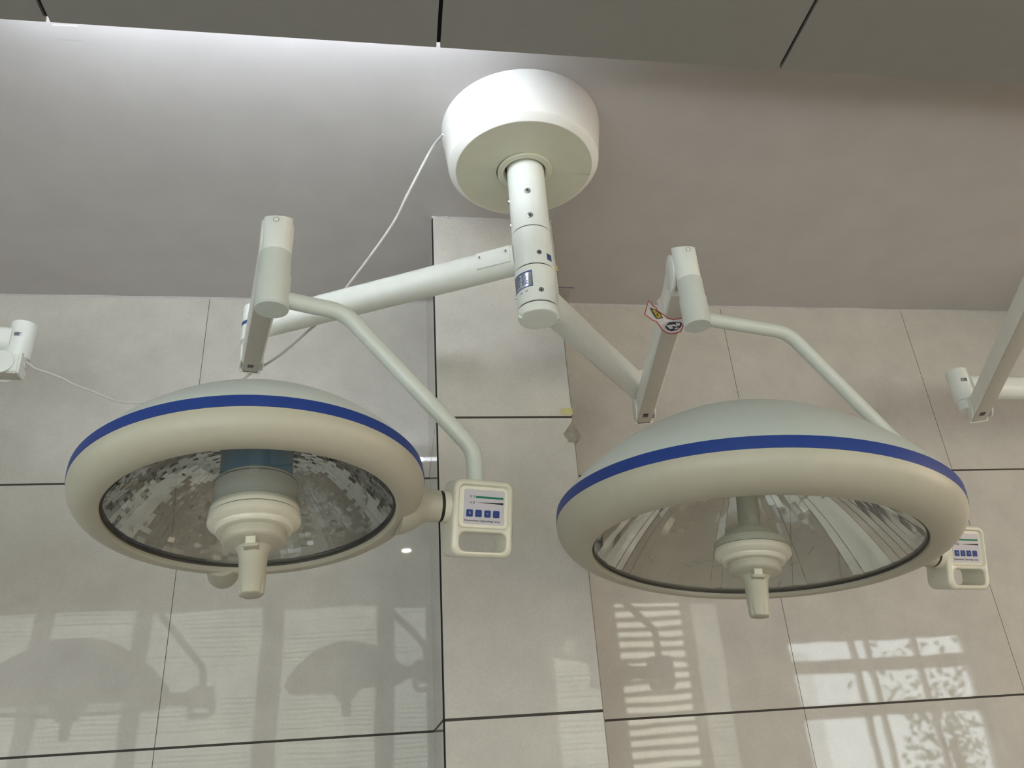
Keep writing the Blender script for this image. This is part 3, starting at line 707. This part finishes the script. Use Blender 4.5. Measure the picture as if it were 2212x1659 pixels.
def surgical_lamp(label, loc, pole, E, Zarm, lower, K, O, F, head, wang, yoke, kr, boxc, stub):
    o = V(loc)
    root = thing('surgical_lamp', o, label, 'lamp', 'operating lamps')
    arm_chain(root, o, pole, E, Zarm, K, lower=lower)
    kx, ky, zt, z1, z2, zb = kr
    c = lambda z: V((kx, ky, z))
    bm = lathe([(0, 0), (.0262, 0), (.0268, -.0006), (.0268, z1-zt)], 48, c(zt))
    for v_ in bm.verts:
        if v_.co.z > zt-.01: v_.co.z += (v_.co.y-ky)*.5           # the top is cut on a slant
    kn = obj('swivel_post', bm, M['paint'], root, o)
    bm = cyl(c(zt-.0225)-V((0, .0262, 0)), c(zt-.0225)-V((0, .0272, 0)), .0045, .0004, 20); obj('plug', bm, M['paint'], kn, o)
    obj('plug_rim', lathe([(.0045, .0268), (.0052, .0272), (.0052, .026)], 20, c(zt-.0225), (0, -1, 0)), M['seam'], kn, o)
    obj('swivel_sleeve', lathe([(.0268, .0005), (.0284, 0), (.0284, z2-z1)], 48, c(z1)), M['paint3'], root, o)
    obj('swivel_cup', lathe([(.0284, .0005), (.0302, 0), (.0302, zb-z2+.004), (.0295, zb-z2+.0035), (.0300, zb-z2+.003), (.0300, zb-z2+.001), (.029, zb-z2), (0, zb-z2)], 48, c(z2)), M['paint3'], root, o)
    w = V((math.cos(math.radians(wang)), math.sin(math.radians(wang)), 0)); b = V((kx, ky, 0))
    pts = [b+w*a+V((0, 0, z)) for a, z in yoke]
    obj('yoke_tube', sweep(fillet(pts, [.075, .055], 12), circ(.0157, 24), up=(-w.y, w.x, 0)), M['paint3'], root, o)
    low = lamp_head(root, o, O, F, *head)
    cb = control_box(root, o, boxc, w, 13)
    # side pivot between head and box
    p0, p1 = V(stub[0]), V(stub[1]); d = (p1-p0).normalized()
    L_ = (p1-p0).length
    obj('side_pivot', lathe([(0, -.018), (.052, -.018), (.050, -.006), (.042, .010), (.033, .024), (.0292, .032), (.0278, .04), (.0278, L_-.028), (.026, L_-.0275)], 48, p0, d), M['cream'], root, o)
    obj('pivot_seal', lathe([(.0262, L_-.030), (.0272, L_-.0275), (.0272, L_-.0225), (.0262, L_-.021)], 48, p0, d), M['dark'], root, o)
    obj('box_neck', lathe([(.0262, L_-.0228), (.0282, L_-.022), (.0284, L_-.018), (.0295, L_-.012), (.0292, L_-.007), (0, L_-.007)], 48, p0, d), M['creamg'], root, o)
    return root

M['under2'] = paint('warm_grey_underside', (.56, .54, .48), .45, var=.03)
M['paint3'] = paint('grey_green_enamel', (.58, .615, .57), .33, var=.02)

def W_(deg): return V((math.cos(math.radians(deg)), math.sin(math.radians(deg)), 0))
POLE = (.3575, 1.671)
# left lamp ---------------------------------------------------------------
FL = ((.9984, .0076, -.0568), (0, .9911, .1332), (.0573, -.133, .9895))
OL = V((-.2186, 1.2529, 1.9833)); cl = OL+Matrix(FL)@V((0, 0, .04)); wl = W_(16)
surgical_lamp('smaller operating lamp with a mosaic mirror reflector and a clear control panel beside its rim', (-.40, 2.05, 2.80), POLE, (-.402, 2.052), 2.80,
              (-.402, 2.052, 2.697), (-.2195, 1.253, 2.533), OL, FL, (.27, .2211, .036, .018, .148, 'small'), 16,
              [(.0, 2.393), (.131, 2.386), (.379, 2.135), (.380, 2.05)], (-.2195, 1.253, 2.5705, 2.4853, 2.438, 2.3665),
              V((-.2186, 1.2529, 0))+wl*.380+V((0, 0, 2.002)),
              (V((cl.x, cl.y, 2.022))+wl*.255, V((-.2186, 1.2529, 2.022))+wl*.336))
# right lamp --------------------------------------------------------------
FR = ((.9934, -.0052, .1148), (0, .999, .0455), (-.1149, -.0452, .9924))
OR = V((.6769, 1.4145, 1.9395)); cr = OR+Matrix(FR)@V((0, 0, .045)); wr = W_(12)
bR = V((.6585, 1.4225, 0))+wr*.545+V((0, 0, 1.946))
surgical_lamp('larger operating lamp with a smooth striped reflector, its control box half hidden by the rim', (.80, 2.24, 2.68), POLE, (.80, 2.235), 2.68,
              (.797, 2.232, 2.615), (.6575, 1.4225, 2.617), OR, FR, (.375, .305, .047, .0215, .213, 'large'), 12,
              [(.0, 2.468), (.243, 2.4615), (.545, 2.129), (.545, 1.99)], (.6585, 1.4225, 2.6535, 2.5625, 2.513, 2.4445),
              bR, (cr+(bR-cr).normalized()*.36, cr+(bR-cr).normalized()*((bR-cr).length-.045)))

# neighbouring lamps whose arms reach into the picture --------------------
o = V((-1.075, 2.164, 2.80))
rt = thing('surgical_lamp', o, 'neighbouring white lamp of which only an arm joint shows, a thin cable leaving it', 'lamp', 'operating lamps')
plain_column(rt, o, -2.0, 1.95)
arm_chain(rt, o, (-2.0, 1.95), (-1.075, 2.164), 2.80, (-1.98, 2.05, 2.70), lower=(-1.10, 2.15, 2.715), detail=False)
o = V((1.925, 2.198, 2.68))
rt = thing('surgical_lamp', o, 'neighbouring lamp of which a slanting spring arm and joint show by the picture edge', 'lamp', 'operating lamps')
plain_column(rt, o, 2.9, 2.25)
arm_chain(rt, o, (2.9, 2.25), (1.925, 2.198), 2.68, KN, lower=(1.945, 2.175, 2.59), detail=False, stick=-20)

# the larger lamp of the neighbouring pair, seen only mirrored in the polished wall
F0 = ((1, 0, 0), (0, 1, 0), (0, 0, 1)); w0 = W_(-34); ON = V((-1.32, 1.48, 1.93))
surgical_lamp('large operating lamp beyond the picture edge, mirrored as a dark dome in the wall tiles', (-1.62, 2.22, 2.62), (-2.0, 1.95), (-1.62, 2.22), 2.62,
              (-1.61, 2.21, 2.555), (-1.32, 1.48, 2.58), ON, F0, (.375, .305, .047, .0215, .213, 'large'), -34,
              [(.0, 2.42), (.243, 2.415), (.545, 2.10), (.545, 2.02)], (-1.32, 1.48, 2.62, 2.53, 2.48, 2.40),
              ON+w0*.545+V((0, 0, .03)), (ON+w0*.36+V((0, 0, .045)), ON+w0*.50+V((0, 0, .045))))

# cable from the drum to the neighbouring joint ---------------------------
cab = obj('cable', sweep(spline(CABLE, 6), circ(.0036, 12)), M['cable'], normals=True)
tag(cab, 'thin white cable hanging slack from the ceiling drum to the neighbouring arm joint', 'cable')

# warning label wrapped round the right spring arm -------------------------
o = V((.69, 1.62, 2.568)); N_ = (0, 0, 1)
lb = thing('warning_label', o, 'white red-edged warning label with yellow and navy signs, curled round a lamp arm', 'label')
sh = lambda nm, pts, m_: obj(nm, sheet(pts, .0006, N_), M[m_], lb, o, smooth=False)
bm = bmesh.new(); A_ = [bm.verts.new(p) for p in LB_OUT]; B_ = [bm.verts.new(p) for p in LB_WHITE]
for i in range(len(A_)):
    j = (i+1) % len(A_); bm.faces.new((A_[i], A_[j], B_[j], B_[i]))
obj('red_border', bm, M['lb_red'], lb, o, smooth=False); sh('paper', LB_WHITE, 'lb_white'); sh('loose_end', LB_BACK, 'lb_white')
sh('yellow_sign', LB_BLK, 'black'); sh('yellow_field', LB_YEL, 'lb_yellow'); sh('sign_mark', LB_MARK, 'black')
sh('navy_sign', LB_BLUE, 'lb_navy')
for q in (LB_I1, LB_I2, LB_I3): sh('hand_pictogram', q, 'lb_white')

# yellow tape tabs on the pillar edge --------------------------------------
for z, lab in ((3.039, 'yellow tape tab high on the pillar edge, beside the lamp column'), (2.815, 'yellow tape tab on the pillar edge just under the lamp column end'),
               (2.5325, 'yellow tape tab on the pillar edge above the broken tile corner')):
    bm = sheet([(.4815, YP-.0012, z-.0095), (.520, YP-.0012, z-.0105), (.520, YP-.0012, z+.0105), (.4845, YP-.0012, z+.0105)], .001, (0, 1, 0))
    box(bm, (.5195, YP-.0012, z-.0105), (.5208, YP+.03, z+.0105))
    tp = obj('tape_tab', bm, M['tape'], smooth=False); tag(tp, lab, 'tape', 'yellow tape tabs')

# clear bracket on the pillar flank ----------------------------------------
o = V((.5195, 2.10, 2.975))
br = thing('clear_bracket', o, 'small clear plastic bracket on the pillar flank behind the lamp column', 'bracket')
bm = bmesh.new(); box(bm, (.5195, 2.085, 2.973), (.571, 2.135, 2.977)); obj('shelf', bm, M['acrylic'], br, o, smooth=False)
for y in (2.09, 2.128):
    obj('gusset', sheet([(.5195, y, 2.973), (.556, y, 2.973), (.546, y, 2.90), (.5195, y, 2.885)], .003, (0, 1, 0)), M['acrylic'], br, o, smooth=False)
obj('edge', bx((.5195, 2.0835, 2.9745), (.572, 2.085, 2.9775)), M['grey_ink'], br, o, smooth=False)

# ------------------------------------------------------------------ light from outside, camera, view
wd = bpy.data.worlds.new('daylight'); SC.world = wd; wd.use_nodes = True
wd.node_tree.nodes['Background'].inputs['Color'].default_value = (.9, .95, 1.0, 1)
wd.node_tree.nodes['Background'].inputs['Strength'].default_value = SKY
for (x0, x1, z0, z1, k) in WIN:
    if k == 'o':
        la = bpy.data.lights.new('window_daylight', 'AREA'); la.shape = 'RECTANGLE'; la.size = x1-x0; la.size_y = z1-z0
        la.cycles.is_portal = True
        lo = bpy.data.objects.new('window_daylight', la); COL.objects.link(lo); lo.location = ((x0+x1)/2, YB-.2, (z0+z1)/2); lo.rotation_euler = (PI/2, 0, 0)

cam = bpy.data.cameras.new('camera'); co = bpy.data.objects.new('camera', cam); COL.objects.link(co)
R = ((0.98907276, -0.13310172, -0.06339567), (0.00209535, 0.44265829, -0.89668793), (0.14741332, 0.88675677, 0.43810015))
right, down, fwd = (V(r) for r in R)
co.matrix_world = Matrix(((right.x, -down.x, -fwd.x, 0), (right.y, -down.y, -fwd.y, 0), (right.z, -down.z, -fwd.z, CAMZ), (0, 0, 0, 1)))
cam.sensor_fit = 'HORIZONTAL'; cam.sensor_width = 36; cam.lens = 1700/2212*36; cam.clip_start = .02
SC.camera = co
vs_ = SC.view_settings; vs_.view_transform = 'Standard'; vs_.look = 'None'; vs_.exposure = EXPO; vs_.gamma = 1; vs_.use_curve_mapping = False
